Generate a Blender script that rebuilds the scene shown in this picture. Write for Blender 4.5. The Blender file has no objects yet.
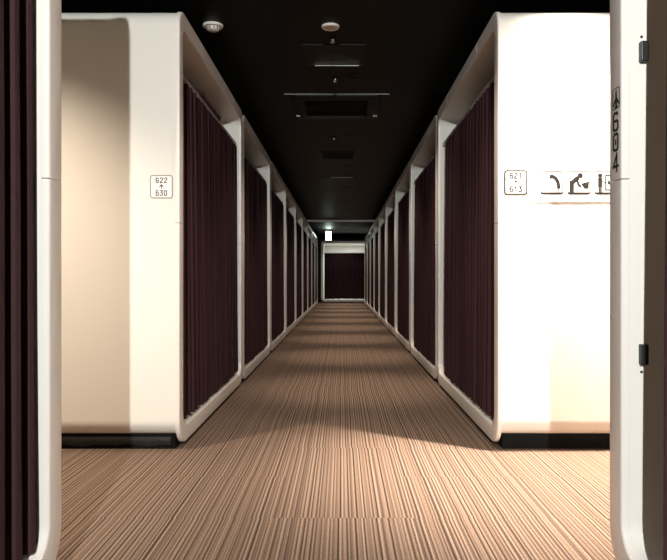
import bpy, bmesh, math, random
from mathutils import Vector, Matrix
PI = math.pi
sc = bpy.context.scene
COL = sc.collection
random.seed(7)

# ------------------------------------------------------------------ layout
CAM_H = 0.86
XL, XR = -0.80, 0.772          # corridor faces of the two rows
Z0, PITCH, PLEN = 3.315, 2.14, 2.125
AISLE_NEAR = 1.922            # far edge of the two near pods
CEIL = 2.46
FOCAL = 671.0
DEPTH = 2.0

# ------------------------------------------------------------------ materials
def mat(name, col, rough=0.5, spec=0.5, metal=0.0, emit=None, estr=0.0):
    m = bpy.data.materials.new(name); m.use_nodes = True
    b = m.node_tree.nodes['Principled BSDF']
    b.inputs['Base Color'].default_value = (*col, 1)
    b.inputs['Roughness'].default_value = rough
    b.inputs['Specular IOR Level'].default_value = spec
    b.inputs['Metallic'].default_value = metal
    if emit:
        b.inputs['Emission Color'].default_value = (*emit, 1)
        b.inputs['Emission Strength'].default_value = estr
    return m

def noise_bump(m, scale, strength, dist=0.002):
    nt = m.node_tree; b = nt.nodes['Principled BSDF']
    tc = nt.nodes.new('ShaderNodeTexCoord'); n = nt.nodes.new('ShaderNodeTexNoise')
    n.inputs['Scale'].default_value = scale; n.inputs['Detail'].default_value = 3
    bp = nt.nodes.new('ShaderNodeBump'); bp.inputs['Strength'].default_value = strength
    bp.inputs['Distance'].default_value = dist
    nt.links.new(tc.outputs['Object'], n.inputs['Vector'])
    nt.links.new(n.outputs['Fac'], bp.inputs['Height'])
    nt.links.new(bp.outputs['Normal'], b.inputs['Normal'])

def noise_color(m, c1, c2, scale):
    nt = m.node_tree; b = nt.nodes['Principled BSDF']
    tc = nt.nodes.new('ShaderNodeTexCoord'); n = nt.nodes.new('ShaderNodeTexNoise')
    n.inputs['Scale'].default_value = scale; n.inputs['Detail'].default_value = 4
    mx = nt.nodes.new('ShaderNodeMix'); mx.data_type = 'RGBA'
    mx.inputs[6].default_value = (*c1, 1); mx.inputs[7].default_value = (*c2, 1)
    nt.links.new(tc.outputs['Object'], n.inputs['Vector'])
    nt.links.new(n.outputs['Fac'], mx.inputs[0])
    nt.links.new(mx.outputs[2], b.inputs['Base Color'])

M = {}
M['shell'] = mat('shell_white', (.74, .71, .66), .38, .4)
noise_bump(M['shell'], 14, .03)
M['frame'] = mat('frame_white', (.76, .71, .67), .33, .45)
noise_bump(M['frame'], 20, .03)
M['inner'] = mat('inner_white', (.66, .62, .57), .45, .4)
noise_bump(M['inner'], 20, .04)
M['curtain'] = mat('plum_curtain', (.05, .022, .026), .85, .2)
noise_color(M['curtain'], (.032, .0125, .0155), (.048, .019, .0215), 60)
M['rail'] = mat('rail_grey', (.42, .39, .38), .4, .5)
M['plinth'] = mat('plinth_black', (.004, .004, .0042), .7, .15)
noise_bump(M['plinth'], 30, .2)
M['tape'] = mat('black_tape', (.012, .013, .013), .25, .5)
noise_bump(M['tape'], 60, .5, .004)
M['ceil'] = mat('ceiling_black', (.004, .004, .0037), .5, .16)
noise_bump(M['ceil'], 6, .06)
M['dark_metal'] = mat('ceiling_fitting_black', (.008, .0085, .008), .5, .2)
M['grey_metal'] = mat('brushed_metal', (.5, .49, .47), .3, .5, .9)
M['wall'] = mat('wall_dark', (.03, .028, .026), .7, .3)
noise_bump(M['wall'], 40, .1)
M['white_plastic'] = mat('white_plastic', (.75, .72, .68), .4, .5)
M['pink_plastic'] = mat('warm_plastic', (.78, .62, .54), .5, .4)
M['black'] = mat('black_plastic', (.01, .01, .011), .4, .4)
M['ink'] = mat('black_ink', (.012, .011, .011), .6, .2)
M['grey_ink'] = mat('grey_ink', (.30, .29, .29), .6, .2)
M['plate'] = mat('plate_white', (.80, .79, .77), .35, .4)
M['plate_dimmed'] = mat('plate_white_dimmed', (.58, .575, .565), .45, .4)  # white plate with its colour darkened to offset the strong aisle lamp
M['border'] = mat('plate_border_grey', (.28, .27, .26), .5, .3)
M['exit'] = mat('exit_panel', (.8, .85, .8), .4, .4, emit=(.78, 1, .86), estr=7)
M['lamp'] = mat('lamp_glow', (.8, .8, .8), .4, .4, emit=(1, .95, .85), estr=5)

def carpet_material():
    m = bpy.data.materials.new('striped_carpet'); m.use_nodes = True
    nt = m.node_tree; L = nt.links.new; b = nt.nodes['Principled BSDF']
    b.inputs['Roughness'].default_value = .92; b.inputs['Specular IOR Level'].default_value = .15
    tc = nt.nodes.new('ShaderNodeTexCoord')
    sep = nt.nodes.new('ShaderNodeSeparateXYZ'); L(tc.outputs['Object'], sep.inputs[0])
    def math_(op, a, bb=None, v=None):
        n = nt.nodes.new('ShaderNodeMath'); n.operation = op
        L(a, n.inputs[0])
        if bb is not None: L(bb, n.inputs[1])
        if v is not None: n.inputs[1].default_value = v
        return n.outputs[0]
    xx = math_('ADD', sep.outputs['X'], v=0.24)
    yy = math_('ADD', sep.outputs['Y'], v=0.09)
    tx = math_('FLOOR', math_('DIVIDE', xx, v=.5))
    ty = math_('FLOOR', math_('DIVIDE', yy, v=.5))
    cv = nt.nodes.new('ShaderNodeCombineXYZ'); L(tx, cv.inputs[0]); L(ty, cv.inputs[1])
    wn = nt.nodes.new('ShaderNodeTexWhiteNoise'); wn.noise_dimensions = '2D'; L(cv.outputs[0], wn.inputs['Vector'])
    # every tile carries its own run of stripes; a slight wobble along the pile
    off = math_('MULTIPLY', wn.outputs['Value'], v=.008)
    xs = math_('ADD', sep.outputs['X'], off)
    wob = nt.nodes.new('ShaderNodeTexNoise'); wob.noise_dimensions = '2D'
    wob.inputs['Scale'].default_value = 22; wob.inputs['Detail'].default_value = 2
    L(tc.outputs['Object'], wob.inputs['Vector'])
    wo = math_('MULTIPLY', math_('SUBTRACT', wob.outputs['Fac'], v=.5), v=.0012)
    xs = math_('ADD', xs, wo)
    def n1d(scale, detail):
        n = nt.nodes.new('ShaderNodeTexNoise'); n.noise_dimensions = '1D'
        n.inputs['Scale'].default_value = scale; n.inputs['Detail'].default_value = detail
        L(xs, n.inputs['W']); return n.outputs['Fac']
    wave = math_('MULTIPLY', math_('SINE', math_('MULTIPLY', xs, v=2*PI/.0150)), v=.16)
    wave2 = math_('MULTIPLY', math_('SINE', math_('MULTIPLY', xs, v=2*PI/.0098)), v=.09)
    a = math_('ADD', math_('ADD', n1d(95, 1), wave), wave2)
    r = nt.nodes.new('ShaderNodeValToRGB'); L(a, r.inputs[0])
    e = r.color_ramp.elements
    e[0].position = .14; e[0].color = (.036, .024, .020, 1)
    e[1].position = .86; e[1].color = (.285, .203, .152, 1)
    q = e.new(.36); q.color = (.10, .067, .050, 1)
    q = e.new(.55); q.color = (.178, .120, .088, 1)
    # fine loop speckle
    mp = nt.nodes.new('ShaderNodeMapping'); mp.inputs['Scale'].default_value = (1.0, .45, 1)
    L(tc.outputs['Object'], mp.inputs[0])
    sp = nt.nodes.new('ShaderNodeTexNoise'); sp.inputs['Scale'].default_value = 260; sp.inputs['Detail'].default_value = 2
    L(mp.outputs[0], sp.inputs['Vector'])
    sr = nt.nodes.new('ShaderNodeMapRange'); sr.inputs[1].default_value = .3; sr.inputs[2].default_value = .7
    sr.inputs[3].default_value = .7; sr.inputs[4].default_value = 1.25; L(sp.outputs['Fac'], sr.inputs[0])
    mul = nt.nodes.new('ShaderNodeMix'); mul.data_type = 'RGBA'; mul.blend_type = 'MULTIPLY'; mul.inputs[0].default_value = 1
    L(r.outputs[0], mul.inputs[6])
    cb = nt.nodes.new('ShaderNodeCombineColor')
    for i in range(3): L(sr.outputs[0], cb.inputs[i])
    L(cb.outputs[0], mul.inputs[7])
    L(mul.outputs[2], b.inputs['Base Color'])
    bp = nt.nodes.new('ShaderNodeBump'); bp.inputs['Strength'].default_value = .35; bp.inputs['Distance'].default_value = .003
    L(a, bp.inputs['Height']); L(bp.outputs['Normal'], b.inputs['Normal'])
    return m
M['carpet'] = carpet_material()

# ------------------------------------------------------------------ helpers
def obj(name, bm, m, parent=None, smooth=False, label=None, ang=40):
    me = bpy.data.meshes.new(name)
    bmesh.ops.recalc_face_normals(bm, faces=bm.faces)
    bm.to_mesh(me); bm.free()
    me.materials.append(m)
    if smooth:
        for p in me.polygons: p.use_smooth = True
        me.set_sharp_from_angle(angle=math.radians(ang))
    o = bpy.data.objects.new(name, me); COL.objects.link(o)
    if parent: o.parent = parent
    if label: o['label'] = label
    return o
def thing(name, label, cat, loc=(0, 0, 0), rz=0, group=None):
    o = bpy.data.objects.new(name, None); COL.objects.link(o)
    o.empty_display_size = .1
    o.location = loc; o.rotation_euler = (0, 0, rz)
    o['label'] = label; o['category'] = cat
    if group: o['group'] = group
    return o
def struct(name, bm, m):
    o = obj(name, bm, m); o['kind'] = 'structure'; return o
def box(bm, x0, x1, y0, y1, z0, z1, bev=0.0, seg=2):
    r = bmesh.ops.create_cube(bm, size=1)
    vs = r['verts']
    for v in vs:
        v.co = Vector((x0 + (v.co.x + .5) * (x1 - x0), y0 + (v.co.y + .5) * (y1 - y0), z0 + (v.co.z + .5) * (z1 - z0)))
    if bev > 0:
        es = list({e for v in vs for e in v.link_edges})
        bmesh.ops.bevel(bm, geom=es, offset=bev, segments=seg, affect='EDGES', profile=.5)
    return bm
def lathe(bm, prof, seg=32, center=(0, 0, 0)):
    c = Vector(center); rings = []
    for r, z in prof:
        if r < 1e-6: rings.append([bm.verts.new(c + Vector((0, 0, z)))])
        else: rings.append([bm.verts.new(c + Vector((r*math.cos(2*PI*i/seg), r*math.sin(2*PI*i/seg), z))) for i in range(seg)])
    for a, b in zip(rings, rings[1:]):
        if len(a) == 1 and len(b) == 1: continue
        for i in range(seg):
            j = (i+1) % seg
            if len(a) == 1: bm.faces.new((a[0], b[i], b[j]))
            elif len(b) == 1: bm.faces.new((a[i], a[j], b[0]))
            else: bm.faces.new((a[i], a[j], b[j], b[i]))
    return bm
def rrect(y0, y1, z0, z1, r, n=10, rb=None):
    pts = []; rt = r; rb = r if rb is None else rb
    for cy, cz, a0, r in ((y1-rt, z1-rt, 0, rt), (y0+rt, z1-rt, PI/2, rt), (y0+rb, z0+rb, PI, rb), (y1-rb, z0+rb, 1.5*PI, rb)):
        for i in range(n+1):
            a = a0 + (PI/2)*i/n
            pts.append((cy + r*math.cos(a), cz + r*math.sin(a)))
    return pts
def loft(bm, rings, closed_stack=False):
    """rings: lists of 3-D points with equal counts, each a closed loop"""
    R = [[bm.verts.new(p) for p in ring] for ring in rings]
    n = len(R[0])
    pairs = list(zip(R, R[1:])) + ([(R[-1], R[0])] if closed_stack else [])
    for a, b in pairs:
        for i in range(n):
            j = (i+1) % n
            bm.faces.new((a[i], a[j], b[j], b[i]))
    return R

# drawing on a plane: strokes and plates as thin solid shapes
class Draw:
    def __init__(s, o, u, v, n): s.o, s.u, s.v, s.n = Vector(o), Vector(u), Vector(v), Vector(n); s.bm = bmesh.new()
    def P(s, a, b, h=0): return s.o + s.u*a + s.v*b + s.n*h
    def poly(s, pts, h0, h1):
        bot = [s.bm.verts.new(s.P(a, b, h0)) for a, b in pts]; top = [s.bm.verts.new(s.P(a, b, h1)) for a, b in pts]
        n = len(pts)
        s.bm.faces.new(top); s.bm.faces.new(list(reversed(bot)))
        for i in range(n): s.bm.faces.new((bot[i], bot[(i+1) % n], top[(i+1) % n], top[i]))
    def stroke(s, pts, w, h0, h1, closed=False):
        if closed: pts = list(pts) + [pts[0]]
        for k, ((a0, b0), (a1, b1)) in enumerate(zip(pts, pts[1:])):
            d = Vector((a1-a0, b1-b0)); l = d.length
            if l < 1e-7: continue
            d /= l; nn = Vector((-d.y, d.x))*(w/2); e = d*(w*.5)
            s.poly([(a0-e.x-nn.x, b0-e.y-nn.y), (a1+e.x-nn.x, b1+e.y-nn.y), (a1+e.x+nn.x, b1+e.y+nn.y), (a0-e.x+nn.x, b0-e.y+nn.y)], h0, h1 + .00002*k)
    def disc(s, a, b, r, h0, h1, n=16): s.poly([(a+r*math.cos(2*PI*i/n), b+r*math.sin(2*PI*i/n)) for i in range(n)], h0, h1)
    def rounded(s, a0, a1, b0, b1, r, h0, h1): s.poly(rrect(a0, a1, b0, b1, r, 5), h0, h1)
    def ring(s, a0, a1, b0, b1, r, w, h0, h1):
        o_ = rrect(a0, a1, b0, b1, r, 5); i_ = rrect(a0+w, a1-w, b0+w, b1-w, max(r-w, .0005), 5)
        loft(s.bm, [[s.P(a, b, h0) for a, b in o_], [s.P(a, b, h1) for a, b in o_], [s.P(a, b, h1) for a, b in i_], [s.P(a, b, h0) for a, b in i_]], True)
GLYPH = {   # unit box 0..0.6 x 0..1
 '0': [[(.05, .12), (.05, .88), (.16, 1), (.44, 1), (.55, .88), (.55, .12), (.44, 0), (.16, 0), (.05, .12)], [(.3, .4), (.3, .6)]],
 '1': [[(.14, .84), (.32, 1), (.32, 0)]],
 '2': [[(.05, .86), (.18, 1), (.44, 1), (.55, .86), (.55, .62), (.05, .12), (.05, 0), (.55, 0)]],
 '3': [[(.05, 1), (.55, 1), (.27, .6), (.42, .58), (.55, .44), (.55, .14), (.42, 0), (.16, 0), (.05, .14)]],
 '4': [[(.42, 0), (.42, 1), (.03, .28), (.58, .28)]],
 '6': [[(.5, .9), (.42, 1), (.16, 1), (.05, .88), (.05, .12), (.16, 0), (.44, 0), (.55, .12), (.55, .42), (.44, .54), (.05, .54)]],
}
def word(d, txt, a, b, h, w, h0, h1, gap=.28):
    for ch in txt:
        for st in GLYPH[ch][:1]: d.stroke([(a + px*h, b + py*h) for px, py in st], w, h0, h1)
        a += (.6+gap)*h
    return a
def letters(txt, size, o, u, v, n, m, parent, name):
    cu = bpy.data.curves.new(name, 'FONT'); cu.body = txt; cu.size = size; cu.align_x = 'CENTER'; cu.extrude = .0003
    t = bpy.data.objects.new(name, cu); COL.objects.link(t)
    dg = bpy.context.evaluated_depsgraph_get()
    me = bpy.data.meshes.new_from_object(t.evaluated_get(dg)); me.name = name
    bpy.data.objects.remove(t); bpy.data.curves.remove(cu)
    u, v, n, o = Vector(u), Vector(v), Vector(n), Vector(o)
    for vt in me.vertices: vt.co = o + u*vt.co.x + v*vt.co.y + n*vt.co.z
    me.materials.clear(); me.materials.append(m)
    ob = bpy.data.objects.new(name, me); COL.objects.link(ob); ob.parent = parent
    return ob

# ------------------------------------------------------------------ the setting
WL, WR, YB, YF = -3.05, 3.05, -3.6, 26.6
struct('floor', box(bmesh.new(), WL-.1, WR+.1, YB-.1, YF+.1, -.1, 0), M['carpet'])
struct('ceiling', box(bmesh.new(), WL-.1, WR+.1, YB-.1, YF+.1, CEIL, CEIL+.1), M['ceil'])
struct('wall_left', box(bmesh.new(), WL-.1, WL, YB, YF, 0, CEIL), M['wall'])
struct('wall_right', box(bmesh.new(), WR, WR+.1, YB, YF, 0, CEIL), M['wall'])
struct('wall_back', box(bmesh.new(), WL, WR, YB-.1, YB, 0, CEIL), M['wall'])
struct('wall_front', box(bmesh.new(), WL, WR, YF, YF+.1, 0, CEIL), M['wall'])

# ------------------------------------------------------------------ sleeping pod
# local frame: x = 0 is the corridor face, +x runs into the pod, y = 0..PLEN along the corridor
FB, FT = .024, 2.21
FW = .084
def frame_half(upper):
    """front frame: a rounded ring swept with a softened section, cut in two at the horizontal joint"""
    zj = 1.135
    bm = bmesh.new()
    b = .007
    # (inset, x) pairs: outer side, outer front edge, inner front edge, jamb, back
    sect = [(0, .022), (0, b)]
    for i in range(1, 5):
        t = PI/2*i/4; sect.append((b*(1-math.cos(t)), b*(1-math.sin(t))))
    b2 = .008
    sect.append((FW-b2, 0))
    for i in range(1, 6):
        t = PI/2*i/5; sect.append((FW-b2+b2*math.sin(t), b2*(1-math.cos(t))))
    sect += [(FW, .022)]
    rings = []
    for ins, x in sect:
        rings.append([Vector((x, y, z)) for y, z in rrect(ins, PLEN-ins, FB+ins, FT-ins, .10 - ins*.5, 12, .14 - ins*.7)])
    loft(bm, rings, True)
    g = .0015
    pl = Vector((0, 0, zj + (g if upper else -g)))
    res = bmesh.ops.bisect_plane(bm, geom=bm.verts[:]+bm.edges[:]+bm.faces[:], plane_co=pl, plane_no=Vector((0, 0, 1)),
                                 clear_inner=upper, clear_outer=not upper)
    ed = [e for e in res['geom_cut'] if isinstance(e, bmesh.types.BMEdge)]
    bmesh.ops.holes_fill(bm, edges=ed, sides=0)
    return bm
def shell_mesh():
    bm = bmesh.new()
    o0, o1 = .004, PLEN-.004
    zb, zt = .078, FT-.008
    outer = rrect(o0, o1, zb, zt, .088, 10, .08)
    inner = rrect(FW, PLEN-FW, FB+FW, FT-FW, .10-FW*.5, 10, .14-FW*.7)
    def ring(pts, x): return [Vector((x, y, z)) for y, z in pts]
    R = loft(bm, [ring(inner, DEPTH-.06), ring(inner, .0222), ring(outer, .0222), ring(outer, DEPTH)])
    bm.faces.new(R[0]); bm.faces.new(R[-1])
    return bm
def curtain_mesh(y0, y1, ztop, zbot, xc, amp=.036, pitch=.095, seed=1, th=.003):
    rnd = random.Random(seed)
    bm = bmesh.new()
    n = max(1, round((y1-y0)/pitch)); per = 10
    pts = []; amps = [amp*rnd.uniform(.72, 1.15) for _ in range(n+1)]; wid = [rnd.uniform(.8, 1.2) for _ in range(n)]
    tot = sum(wid); y = y0
    for k in range(n):
        w = wid[k]/tot*(y1-y0)
        for i in range(per):
            t = i/per
            a = amps[k]
            s = math.cos(2*PI*t); s = math.copysign(abs(s)**.7, s)
            pts.append((xc - a*s, y + w*(t + .09*math.sin(4*PI*t)), k))
        y += w
    pts.append((xc-amps[-1], y1, n-1))
    levels = 6
    hem = [rnd.uniform(-.005, .005) for _ in range(n)]
    cols_f, cols_b = [], []
    for i, (x, yy, k) in enumerate(pts):
        a = pts[max(0, i-1)]; c = pts[min(len(pts)-1, i+1)]
        d = Vector((c[0]-a[0], c[1]-a[1])).normalized(); nn = Vector((-d.y, d.x))*th*.5
        f, b_ = [], []
        for j in range(levels+1):
            s = j/levels
            z = zbot + hem[k] + (ztop-zbot-hem[k])*s
            squeeze = 1 - .35*s
            xx = xc + (x-xc)*squeeze + .004*math.sin(3*s+k*1.7)*(1-s)
            f.append(bm.verts.new((xx+nn.x, yy+nn.y, z))); b_.append(bm.verts.new((xx-nn.x, yy-nn.y, z)))
        cols_f.append(f); cols_b.append(b_)
    for i in range(len(pts)-1):
        for j in range(levels):
            bm.faces.new((cols_f[i][j], cols_f[i+1][j], cols_f[i+1][j+1], cols_f[i][j+1]))
            bm.faces.new((cols_b[i][j], cols_b[i][j+1], cols_b[i+1][j+1], cols_b[i+1][j]))
        for j in (0, levels):
            bm.faces.new((cols_f[i][j], cols_b[i][j], cols_b[i+1][j], cols_f[i+1][j]))
    for i in (0, -1):
        for j in range(levels):
            bm.faces.new((cols_f[i][j], cols_f[i][j+1], cols_b[i][j+1], cols_b[i][j]))
    return bm
RAIL_Z = 1.908
CX = .050                      # curtain line behind the corridor face
def curtain_part(parent, y0, y1, seed, top=None):
    c = obj('curtain', curtain_mesh(y0, y1, top or RAIL_Z, .124, CX, seed=seed), M['curtain'], parent, True)
    return c
def make_pod():
    t = thing('sleeping_pod', '', 'pod')
    obj('shell', shell_mesh(), M['shell'], t, True, None, 12)
    uf = obj('upper_frame', frame_half(True), M['frame'], t, True, None, 12)
    obj('lower_frame', frame_half(False), M['frame'], t, True, None, 12)
    obj('curtain_rail', box(bmesh.new(), CX-.014, CX+.014, .088, PLEN-.088, RAIL_Z+.001, RAIL_Z+.032, .003), M['rail'], t)
    p = box(bmesh.new(), .04, DEPTH-.03, .075, PLEN-.075, 0, .0795)
    obj('plinth', p, M['plinth'], t)
    for yy in (.52, PLEN-.52):
        obj('joint_strip', box(bmesh.new(), -.0012, .004, yy-.004, yy+.004, FT-FW+.02, FT-.014), M['white_plastic'], uf)
    return t
proto = make_pod()
def copy_tree(o, parent=None):
    c = o.copy(); COL.objects.link(c); c.parent = parent
    for ch in [k for k in bpy.data.objects if k.parent == o]: copy_tree(ch, c)
    return c
ORD = ['first', 'second', 'third', 'fourth', 'fifth', 'sixth', 'seventh', 'eighth', 'ninth']
pods = {}
used = False
def place(key, side, y, label, group, seed, cy=None):
    if cy is None: cy = (.1, PLEN-(.31 if side == 'L' else .45))
    """right-row pods keep local axes; left-row pods are the same pod turned half round"""
    global used
    p = copy_tree(proto) if used else proto
    used = True
    if side == 'R': p.location = (XR, y, 0); p.rotation_euler = (0, 0, 0)
    else: p.location = (XL, y+PLEN, 0); p.rotation_euler = (0, 0, PI)
    p['label'] = label; p['group'] = group
    if side == 'L': cy = (PLEN-cy[1], PLEN-cy[0])
    c = curtain_part(p, cy[0], cy[1], seed)
    if key == 'near_left': c.location.x = .018
    pods[key] = p
    return p
yn = AISLE_NEAR - PLEN
place('near_right', 'R', yn + .014, 'nearest white sleeping pod at the right edge, marked 604 on its frame', 'near sleeping pods', 51, (.125, PLEN-.285))
place('near_left', 'L', yn, 'nearest white sleeping pod at the left edge, its dark curtain drawn shut', 'near sleeping pods', 52, (.125, PLEN-.098))
for k in range(9):
    y = Z0 + k*PITCH
    tl = ' beside the 622 to 630 sign' if k == 0 else (' at the dark far end' if k == 8 else ' counted from the cross aisle')
    tr = ' beside the pictogram signs' if k == 0 else (' at the dark far end' if k == 8 else ' counted from the cross aisle')
    place(('L', k), 'L', y, ORD[k] + ' white sleeping pod of the left row' + tl, 'sleeping pods of the left row', 100+k)
    place(('R', k), 'R', y, ORD[k] + ' white sleeping pod of the right row' + tr, 'sleeping pods of the right row', 200+k)
# the pod that closes the view at the far end: faces the camera
pe = copy_tree(proto); pe.location = (-.735, 24.1, 0)
for ch in [k for k in bpy.data.objects if k.parent == pe and k.name.startswith('curtain') and 'rail' not in k.name]:
    bpy.data.objects.remove(ch)
pe['label'] = 'white sleeping pod facing down the corridor, closing it at the far end'; pe['group'] = 'far cross aisle pods'
pe.rotation_euler = (0, 0, PI/2); pe.location = (-.735+PLEN, 24.1, 0)
for ch in [k for k in bpy.data.objects if k.parent == pe and k.name.startswith('curtain_rail')]: ch.location.z = -.15
curtain_part(pe, .125, PLEN-.115, 300, RAIL_Z-.15)

# black tape along the plinth of the two end pods, a raised drape in the first left pod
for key, spans in ((('L', 0), ((.06, .95), (1.0, 1.5))),):
    p = pods[key]
    for a, b in spans:
        ye = PLEN if key[0] == 'L' else 0
        bm = bmesh.new()
        s = 1 if key[0] == 'L' else -1
        y_in = PLEN-.075 if key[0] == 'L' else .075
        n = 16; rows = []
        for i in range(n+1):
            x = a + (b-a)*i/n; j = .005*math.sin(i*2.1)+.004*math.sin(i*5.3)
            rows.append([bm.verts.new((x, y_in + s*(.001 + .0), .016+j*.6)), bm.verts.new((x, y_in + s*.007, .02+j)), bm.verts.new((x, y_in+s*(.009+.004*math.sin(i*3.7)), .045)), bm.verts.new((x, y_in+s*.001, .061))])
        for r0, r1 in zip(rows, rows[1:]):
            for q in range(3): bm.faces.new((r0[q], r1[q], r1[q+1], r0[q+1]))
            bm.faces.new((r0[3], r1[3], r1[0], r0[0]))
        bm.faces.new(rows[0]); bm.faces.new(rows[-1])
        obj('sealing_tape', bm, M['tape'], p, True, 'wrinkled black tape')
p = pods[('L', 0)]
rd = obj('raised_drape', curtain_mesh(.28, .94, 2.095, 1.86, .142, .016, .075, 77), M['curtain'], p, True, 'dark drape showing above the curtain rail')
obj('drape_clip', box(bmesh.new(), .122, .166, .27, .95, 2.096, 2.106, .002), M['rail'], rd)

# 604 marking, catches and screws on the near right pod
p = pods['near_right']
d = Draw((-.0004, PLEN-.024, 0), (0, -1, 0), (0, 0, 1), (-1, 0, 0))
zc = CAM_H
def hz(py): return CAM_H + (278.5-py)/FOCAL*1.885
d.ring(.004, .050, hz(109), hz(88), .006, .0016, -.0006, .0006)
obj('icon_border', d.bm, M['ink'], p)
d = Draw((-.0004, PLEN-.024, 0), (0, -1, 0), (0, 0, 1), (-1, 0, 0))
za, zb = hz(108), hz(90)
def q(a, b): return (.008 + .038*a, za + (zb-za)*b)
d.poly([q(.42, .05), q(.58, .05), q(.62, .55), q(.56, .98), q(.44, .98), q(.38, .55)], -.0006, .0007)
d.poly([q(.0, .12), q(.45, .42), q(.45, .62), q(.0, .25)], -.0006, .00065)
d.poly([q(.55, .42), q(1, .12), q(1, .25), q(.55, .62)], -.0006, .00065)
d.poly([q(.25, .0), q(.75, .0), q(.62, .16), q(.38, .16)], -.0006, .0006)
obj('airplane_icon', d.bm, M['ink'], p)
for ch, ya, yb in (('6', 130, 113), ('0', 150, 134), ('4', 171, 154)):
    d = Draw((-.0004, PLEN-.024, 0), (0, -1, 0), (0, 0, 1), (-1, 0, 0))
    h = hz(yb)-hz(ya)
    for st in GLYPH[ch]: d.stroke([(.006 + px/.6*.036, hz(ya) + py*h) for px, py in st], .0065, -.0006, .0006)
    obj('number_marking', d.bm, M['ink'], p)
for py_, dot in ((50, 34), (355, 373)):
    z = CAM_H + (278.5-py_)/FOCAL*1.83
    obj('door_catch', box(bmesh.new(), .048, .069, PLEN-FW-.018, PLEN-FW+.002, z-.028, z+.028, .003), M['black'], p)
    z2 = CAM_H + (278.5-dot)/FOCAL*1.83
    bm = bmesh.new(); bmesh.ops.create_uvsphere(bm, u_segments=10, v_segments=6, radius=.004)
    bmesh.ops.translate(bm, verts=bm.verts, vec=(.056, PLEN-FW, z2))
    obj('screw', bm, M['black'], p, True)
l = bpy.data.lights.new('pod_interior_light', 'AREA'); l.energy = 1.2; l.size = .3; l.color = (1, .72, .5)  # added warm fill light, lifts the dark inside of this pod
lo = bpy.data.objects.new('pod_interior_light', l); COL.objects.link(lo); lo.parent = p; lo.location = (1.2, PLEN/2, FT-.13)
z = CAM_H + (278.5-317)/FOCAL*1.91
bm = bmesh.new(); bmesh.ops.create_uvsphere(bm, u_segments=10, v_segments=6, radius=.004)
bmesh.ops.translate(bm, verts=bm.verts, vec=(.0, PLEN-.022, z))
obj('screw', bm, M['grey_metal'], p, True)

# ------------------------------------------------------------------ signs on the end walls (plane y = Z0, facing the camera)
YS = Z0 + .004
def px2(x, y): return ((x-341.5)/FOCAL*YS, CAM_H + (278.5-y)/FOCAL*YS)
def number_plate(x0, y0, x1, y1, top, bottom, label, ink, border, face, bold):
    (a0, b1), (a1, b0) = px2(x0, y0), px2(x1, y1)
    cx, cz = (a0+a1)/2, (b0+b1)/2; w = (a1-a0); h = (b1-b0)
    t = thing('number_sign', label, 'sign', (cx, YS, cz), 0, 'pod number signs')
    D = lambda: Draw((0, -.0003, 0), (1, 0, 0), (0, 0, 1), (0, -.4, 0))
    d = D(); d.rounded(-w/2, w/2, -h/2, h/2, .014, 0, .004); obj('plate', d.bm, face, t)
    d = D(); d.ring(-w/2, w/2, -h/2, h/2, .014, .0055 if face is M['plate'] else .008, .0035, .0048); obj('border', d.bm, border, t)
    gh = h*.20; tw = (3*.6+2*.28)*gh
    for txt, b in ((top, h*.17), (bottom, -h*.37)):
        d = D(); word(d, txt, -tw/2, b, gh, gh*bold, .0035, .0046); obj('number', d.bm, ink, t)
    d = D(); s = h*.11
    d.stroke([(0, -s*.7), (0, s*.6)], s*(.28 if face is M['plate'] else .4), .0035, .0046)
    d.poly([(-s*.95, -s*.05), (-s*.55, -s*.05), (0, s*.45), (s*.55, -s*.05), (s*.95, -s*.05), (0, s*1.0)], .0035, .00462)
    obj('arrow', d.bm, ink, t)
    return t
number_plate(150, 175, 173, 198.5, '622', '630', 'small square white sign reading 622 and 630 on the left end wall', M['ink'], M['border'], M['plate'], .17)
number_plate(504, 170, 527.5, 195, '621', '613', 'small square white sign reading 621 and 613 on the right end wall', M['ink'], M['ink'], M['plate_dimmed'], .24)
(a0, b1), (a1, b0) = px2(531, 167.5), px2(629, 202)
t = thing('pictogram_sign', 'long white sign with shower, washing and vending pictograms on the right end wall', 'sign', ((a0+a1)/2, YS, (b0+b1)/2))
W, H = a1-a0, b1-b0
D = lambda: Draw((0, -.0003, 0), (1, 0, 0), (0, 0, 1), (0, -.4, 0))
d = D(); d.rounded(-W/2, W/2, -H/2, H/2, .008, 0, .007); obj('plate', d.bm, M['plate_dimmed'], t)
S = YS/FOCAL
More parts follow.
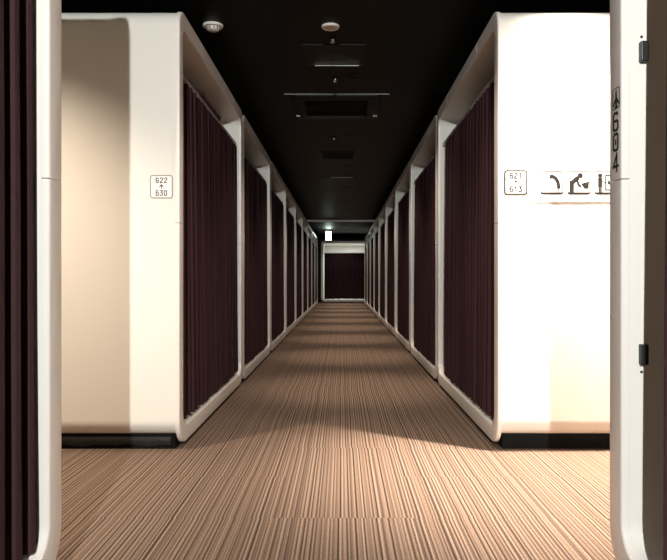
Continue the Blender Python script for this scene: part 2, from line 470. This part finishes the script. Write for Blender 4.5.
for i, cap in enumerate(('Shower', 'Lavatory', 'Vending')):
    cx = (540.2+11.5 + 27*i - 580)*S
    top = (184.75-171)*S; bot = (184.75-194.5)*S; hw = 11.2*S
    d = D(); d.ring(cx-hw, cx+hw, bot, top, .008, .0042, .0062, .0078); obj('icon_border', d.bm, M['ink'], t)
    d = D()
    d.poly([(cx-hw, bot+.016), (cx-hw+.001, bot+.003), (cx-hw+.01, bot-.001), (cx+hw-.01, bot-.001), (cx+hw-.001, bot+.003), (cx+hw, bot+.016), (cx+hw-.006, bot+.011), (cx-hw+.006, bot+.011)], .0062, .0082)
    obj('icon_base', d.bm, M['ink'], t)
    def Q(a, b): return (cx + (a-.5)*2*hw, bot + b*(top-bot))
    d = D()
    if i == 0:
        arc = [Q(.47 + .33*math.sin(tt*PI/2*.98), .30 + .46*math.cos(tt*PI/2*.98)) for tt in [k/10 for k in range(11)]]
        d.stroke(arc, .017, .0062, .0078)
        d.poly([Q(.36, .70), Q(.50, .66), Q(.56, .84), Q(.46, .82)], .0062, .0082)
        d.stroke([Q(.80, .30), Q(.80, .14)], .004, .0062, .0078)
    elif i == 1:
        d.stroke([Q(.18, .12), Q(.18, .5)], .022, .0062, .0078)
        d.stroke([Q(.20, .5), Q(.40, .66)], .022, .0062, .0081)
        d.stroke([Q(.42, .64), Q(.48, .42), Q(.56, .34)], .011, .0062, .0079)
        d.disc(*Q(.56, .80), .0135, .0062, .0078)
        d.poly([Q(.58, .46), Q(.95, .55), Q(.93, .24), Q(.75, .24)], .0062, .008)
    else:
        d.disc(*Q(.24, .80), .0115, .0062, .0078)
        d.stroke([Q(.24, .62), Q(.24, .40)], .021, .0062, .0078)
        d.stroke([Q(.20, .38), Q(.20, .14)], .008, .0062, .0079); d.stroke([Q(.28, .38), Q(.28, .14)], .008, .0062, .0079)
        d.stroke([Q(.30, .58), Q(.44, .5)], .005, .0062, .008)
        d.ring(Q(.46, .2)[0], Q(.9, .2)[0], Q(.5, .16)[1], Q(.5, .84)[1], .002, .007, .0062, .0078)
        d.poly([Q(.58, .42), Q(.80, .42), Q(.80, .58), Q(.58, .58)], .0062, .0078)
    obj('pictogram', d.bm, M['ink'], t)
    letters(cap, .022, (cx, -.0030, bot-.020), (1, 0, 0), (0, 0, 1), (0, -1, 0), M['ink'], t, 'caption')

# ------------------------------------------------------------------ ceiling fittings
def cpt(x, y, h=CEIL):
    z = (h-CAM_H)*FOCAL/(278.5-y); return ((x-341.5)/FOCAL*z, z)
x, y = cpt(213, 25)
t = thing('smoke_detector', 'white smoke detector on the black ceiling above the left row', 'detector', (x, y, CEIL))
obj('base', lathe(bmesh.new(), [(0, 0), (.063, 0), (.065, -.005), (.061, -.014), (.045, -.018), (0, -.018)]), M['white_plastic'], t, True)
sh = obj('sensor_head', lathe(bmesh.new(), [(0, -.0179), (.041, -.0179), (.038, -.032), (.027, -.038), (0, -.039)]), M['white_plastic'], t, True)
for k in range(10):
    a = 2*PI*k/10; bm = box(bmesh.new(), .0365, .042, -.005, .005, -.030, -.022)
    bmesh.ops.rotate(bm, verts=bm.verts, cent=(0, 0, 0), matrix=Matrix.Rotation(a, 3, 'Z')); obj('vent_slot', bm, M['black'], sh)
x, y = cpt(330.5, 26)
t = thing('ceiling_speaker', 'small round white ceiling fitting with a warm grey centre, nearest over the corridor', 'speaker', (x, y, CEIL))
obj('rim', lathe(bmesh.new(), [(0, 0), (.056, 0), (.057, -.006), (.052, -.014), (.043, -.014), (.041, -.008), (0, -.008)]), M['white_plastic'], t, True)
obj('grille', lathe(bmesh.new(), [(0, -.0079), (.0405, -.0079), (.038, -.012), (0, -.015)]), M['pink_plastic'], t, True)

SPR = ['just beyond the round speaker', 'between the access panel and the big air vent', 'just beyond the big air vent']
for (px_, py_), where in zip(((332.5, 38), (335, 78), (334, 137)), SPR):
    x, y = cpt(px_, py_)
    t = thing('fire_sprinkler', 'tiny metal sprinkler on the black ceiling ' + where, 'sprinkler', (x, y, CEIL), 0, 'ceiling sprinklers')
    obj('rosette', lathe(bmesh.new(), [(0, 0), (.034, 0), (.03, -.006), (.012, -.009), (0, -.009)], 20), M['dark_metal'], t, True)
    nz = obj('nozzle', lathe(bmesh.new(), [(0, -.0085), (.008, -.0085), (.006, -.028), (0, -.028)], 14), M['grey_metal'], t, True)
    obj('deflector', lathe(bmesh.new(), [(0, -.0279), (.015, -.0279), (.015, -.031), (0, -.031)], 16), M['grey_metal'], nz, True)
# access panel
(xa, ya), (xb, yb) = cpt(303, 65), cpt(367, 44)
cx, w = (cpt(335, 65)[0]), (xb - cpt(303, 44)[0])/2
t = thing('access_panel', 'square black access panel with a bright front edge in the ceiling', 'panel', (cx, (ya+yb)/2, CEIL))
hy = abs(ya-yb)/2
d = bmesh.new(); o_ = rrect(-w, w, -hy, hy, .004, 2); i_ = rrect(-w+.014, w-.014, -hy+.014, hy-.014, .002, 2)
loft(d, [[Vector((a, b, 0)) for a, b in o_], [Vector((a, b, -.006)) for a, b in o_], [Vector((a, b, -.006)) for a, b in i_], [Vector((a, b, 0)) for a, b in i_]], True)
obj('panel_frame', d, M['dark_metal'], t)
obj('hatch', box(bmesh.new(), -w+.016, w-.016, -hy+.016, hy-.016, -.004, 0), M['dark_metal'], t)
obj('edge_strip', box(bmesh.new(), -w+.07, w-.04, hy-.012, hy-.003, -.010, -.0055), M['grey_metal'], t)
# ceiling cassette
(xa, ya), (xb, yb) = cpt(285, 117), cpt(388, 94)
t = thing('ceiling_air_vent', 'big black air conditioning cassette set in the corridor ceiling', 'air vent', (cpt(336.5, 105)[0], (ya+yb)/2, CEIL))
w = .40; hy = abs(yb-ya)/2
d = bmesh.new(); o_ = rrect(-w, w, -hy, hy, .05, 6)
loft(d, [[Vector((a, b, 0)) for a, b in o_], [Vector((a, b, -.018)) for a, b in o_], [Vector((a*.97, b*.97, -.026)) for a, b in o_], [Vector((a*.72, b*.72, -.026)) for a, b in o_], [Vector((a*.72, b*.72, 0)) for a, b in o_]], True)
obj('fascia', d, M['dark_metal'], t, True)
g = bmesh.new(); box(g, -w*.70, w*.70, -hy*.70, hy*.70, -.012, -.002)
for k in range(12):
    yy = -hy*.66 + k*hy*1.32/11; box(g, -w*.70, w*.70, yy-.006, yy+.006, -.02, -.0115)
obj('grille', g, M['dark_metal'], t)
obj('front_lip', box(bmesh.new(), -w-.05, w+.06, -hy-.010, -hy-.004, -.007, 0), M['border'], t)
for sx in (-1, 1): obj('clip', box(bmesh.new(), sx*w*.93-.02, sx*w*.93+.02, hy*.62, hy*.70, -.030, -.0255), M['grey_metal'], t)
# second, fainter panel further on
x, y = cpt(338, 155); 
t = thing('return_grille', 'plain dark ceiling grille beyond the big air conditioning cassette', 'grille', (x, y, CEIL))
g = bmesh.new(); box(g, -.22, .22, -.22, .22, -.008, 0)
for k in range(9): box(g, -.2, .2, -.19+k*.0475-.005, -.19+k*.0475+.005, -.016, -.0075)
obj('louvre_plate', g, M['dark_metal'], t)
x, y = cpt(340, 180)
t = thing('ceiling_hatch', 'dark flush ceiling hatch deep in the corridor before the beam', 'hatch', (x, y, CEIL))
obj('hatch_plate', box(bmesh.new(), -.3, .3, -.3, .3, -.008, 0, .003), M['dark_metal'], t)
obj('edge_strip', box(bmesh.new(), -.15, .2, -.306, -.3005, -.008, 0), M['rail'], t)
# pale strip across the ceiling far down the corridor
x, y = cpt(339, 220)
o = struct('trim_1', box(bmesh.new(), -.96, .92, y-.03, y+.03, CEIL-.05, CEIL), M['white_plastic'])
# exit sign
l = bpy.data.lights.new('pod_interior_light', 'AREA'); l.energy = 14; l.size = .5; l.color = (.92, 1, .97)
lo = bpy.data.objects.new('pod_interior_light', l); COL.objects.link(lo); lo.parent = pe; lo.location = (.75, PLEN/2, FT-.13)
ye = 21.9
ex, ez = (328.5-341.5)/FOCAL*ye, CAM_H + (278.5-236)/FOCAL*ye
t = thing('exit_sign', 'glowing pale green sign hung from the ceiling at the far end', 'sign', (ex, ye, ez))
obj('housing', box(bmesh.new(), -.10, .10, .001, .05, -.15, .15, .006), M['white_plastic'], t)
obj('lit_panel', box(bmesh.new(), -.088, .088, -.008, .0015, -.135, .135, .003), M['exit'], t)
obj('bracket', box(bmesh.new(), -.06, .06, .012, .038, .145, CEIL-ez), M['grey_metal'], t)

# ------------------------------------------------------------------ lamps of the place
def spot(parent, loc, target, energy, size_deg, blend, color, radius=.03):
    l = bpy.data.lights.new('lamp', 'SPOT'); l.energy = energy; l.spot_size = math.radians(size_deg); l.spot_blend = blend
    l.color = color; l.shadow_soft_size = radius
    o = bpy.data.objects.new('lamp', l); COL.objects.link(o); o.location = loc
    dvec = Vector(target) - Vector(loc)
    o.rotation_euler = dvec.to_track_quat('-Z', 'Y').to_euler()
    o.parent = parent
    return o
def downlight(x, y, label, group, energy, ang, blend, color, spill=0, aim=0, r=.05, lr=.03):
    t = thing('recessed_downlight', label, 'downlight', (x, y, CEIL), 0, group)
    obj('trim_ring', lathe(bmesh.new(), [(r, 0), (r+.014, 0), (r+.014, -.004), (r, -.004), (r, 0)], 28), M['dark_metal'], t, True)
    spot(t, (0, 0, -.012), (0, aim, -1.0), energy, ang, blend, color, lr)
    if spill: spot(t, (0, 0, -.014), (0, 0, -1.0), spill, 110, .7, color, lr)   # softer spill of the same reflector
    return t
WARM = (1, .83, .67); NEUT = (.97, 1, .965)
dl = ['above the cross aisle', 'between the first pods', 'between the second pods', 'between the third pods', 'between the fourth pods',
      'between the fifth pods', 'between the sixth pods', 'between the seventh pods', 'between the eighth pods', 'between the ninth pods']
for k in range(0, 10):
    downlight(.09, 3.16 + PITCH*k, 'small black recessed downlight over the corridor ' + dl[k], 'corridor downlights', 74 if k else 22, 48, 1, WARM, spill=30 if k else 34, lr=.05)
# cross aisle lamps
downlight(1.13, 3.075, 'recessed downlight over the right arm of the near cross aisle', 'aisle downlights', 480, 70, .8, (1, .86, .73), 22)
downlight(-1.8, 2.2, 'recessed downlight over the left arm of the near cross aisle', 'aisle downlights', 150, 100, 1, (1, .84, .66), aim=.3)
downlight(2.45, 2.70, 'recessed downlight far along the right arm of the near cross aisle', 'aisle downlights', 400, 110, 1, (1, .86, .73), aim=.25)
# lamp behind the camera that throws the near pod's edge on the left end wall
t = thing('track_spotlight', 'small spotlight on the corridor ceiling behind the nearest pods, aimed down the corridor', 'spotlight', (-.04, -2.5, CEIL))
obj('base', lathe(bmesh.new(), [(0, 0), (.04, 0), (.04, -.02), (.012, -.022), (.012, -.07), (0, -.07)], 24), M['dark_metal'], t, True)
bm = lathe(bmesh.new(), [(0, -.10), (.036, -.10), (.04, -.06), (.04, .06), (.036, .06), (.036, -.05), (0, -.05)], 24)
bmesh.ops.rotate(bm, verts=bm.verts, cent=(0, 0, 0), matrix=Matrix.Rotation(-PI/2, 3, 'X'))
bmesh.ops.translate(bm, verts=bm.verts, vec=(0, 0, -.10))
obj('lamp_housing', bm, M['dark_metal'], t, True)
spot(t, (0, .07, -.10), (0, 6.0, -1.05), 460, 75, .6, NEUT, .028)
# far cross aisle
downlight(-.03, 23.3, 'recessed downlight over the far cross aisle', 'aisle downlights', 12, 120, .5, NEUT)

# ------------------------------------------------------------------ world, camera, view
w = bpy.data.worlds.new('dark_room'); w.use_nodes = True; sc.world = w
w.node_tree.nodes['Background'].inputs[0].default_value = (0, 0, 0, 1)
w.node_tree.nodes['Background'].inputs[1].default_value = 0
cam = bpy.data.cameras.new('camera'); co = bpy.data.objects.new('camera', cam); COL.objects.link(co)
co.location = (0, 0, CAM_H); co.rotation_euler = (PI/2, 0, 0)
cam.sensor_width = 36; cam.lens = 36*FOCAL/667
cam.shift_x = -8/667; cam.shift_y = -1.5/667
cam.clip_start = .02; cam.clip_end = 100
sc.camera = co
vs = sc.view_settings
vs.view_transform = 'Standard'; vs.look = 'None'; vs.gamma = 1; vs.use_curve_mapping = False; vs.exposure = 1.25
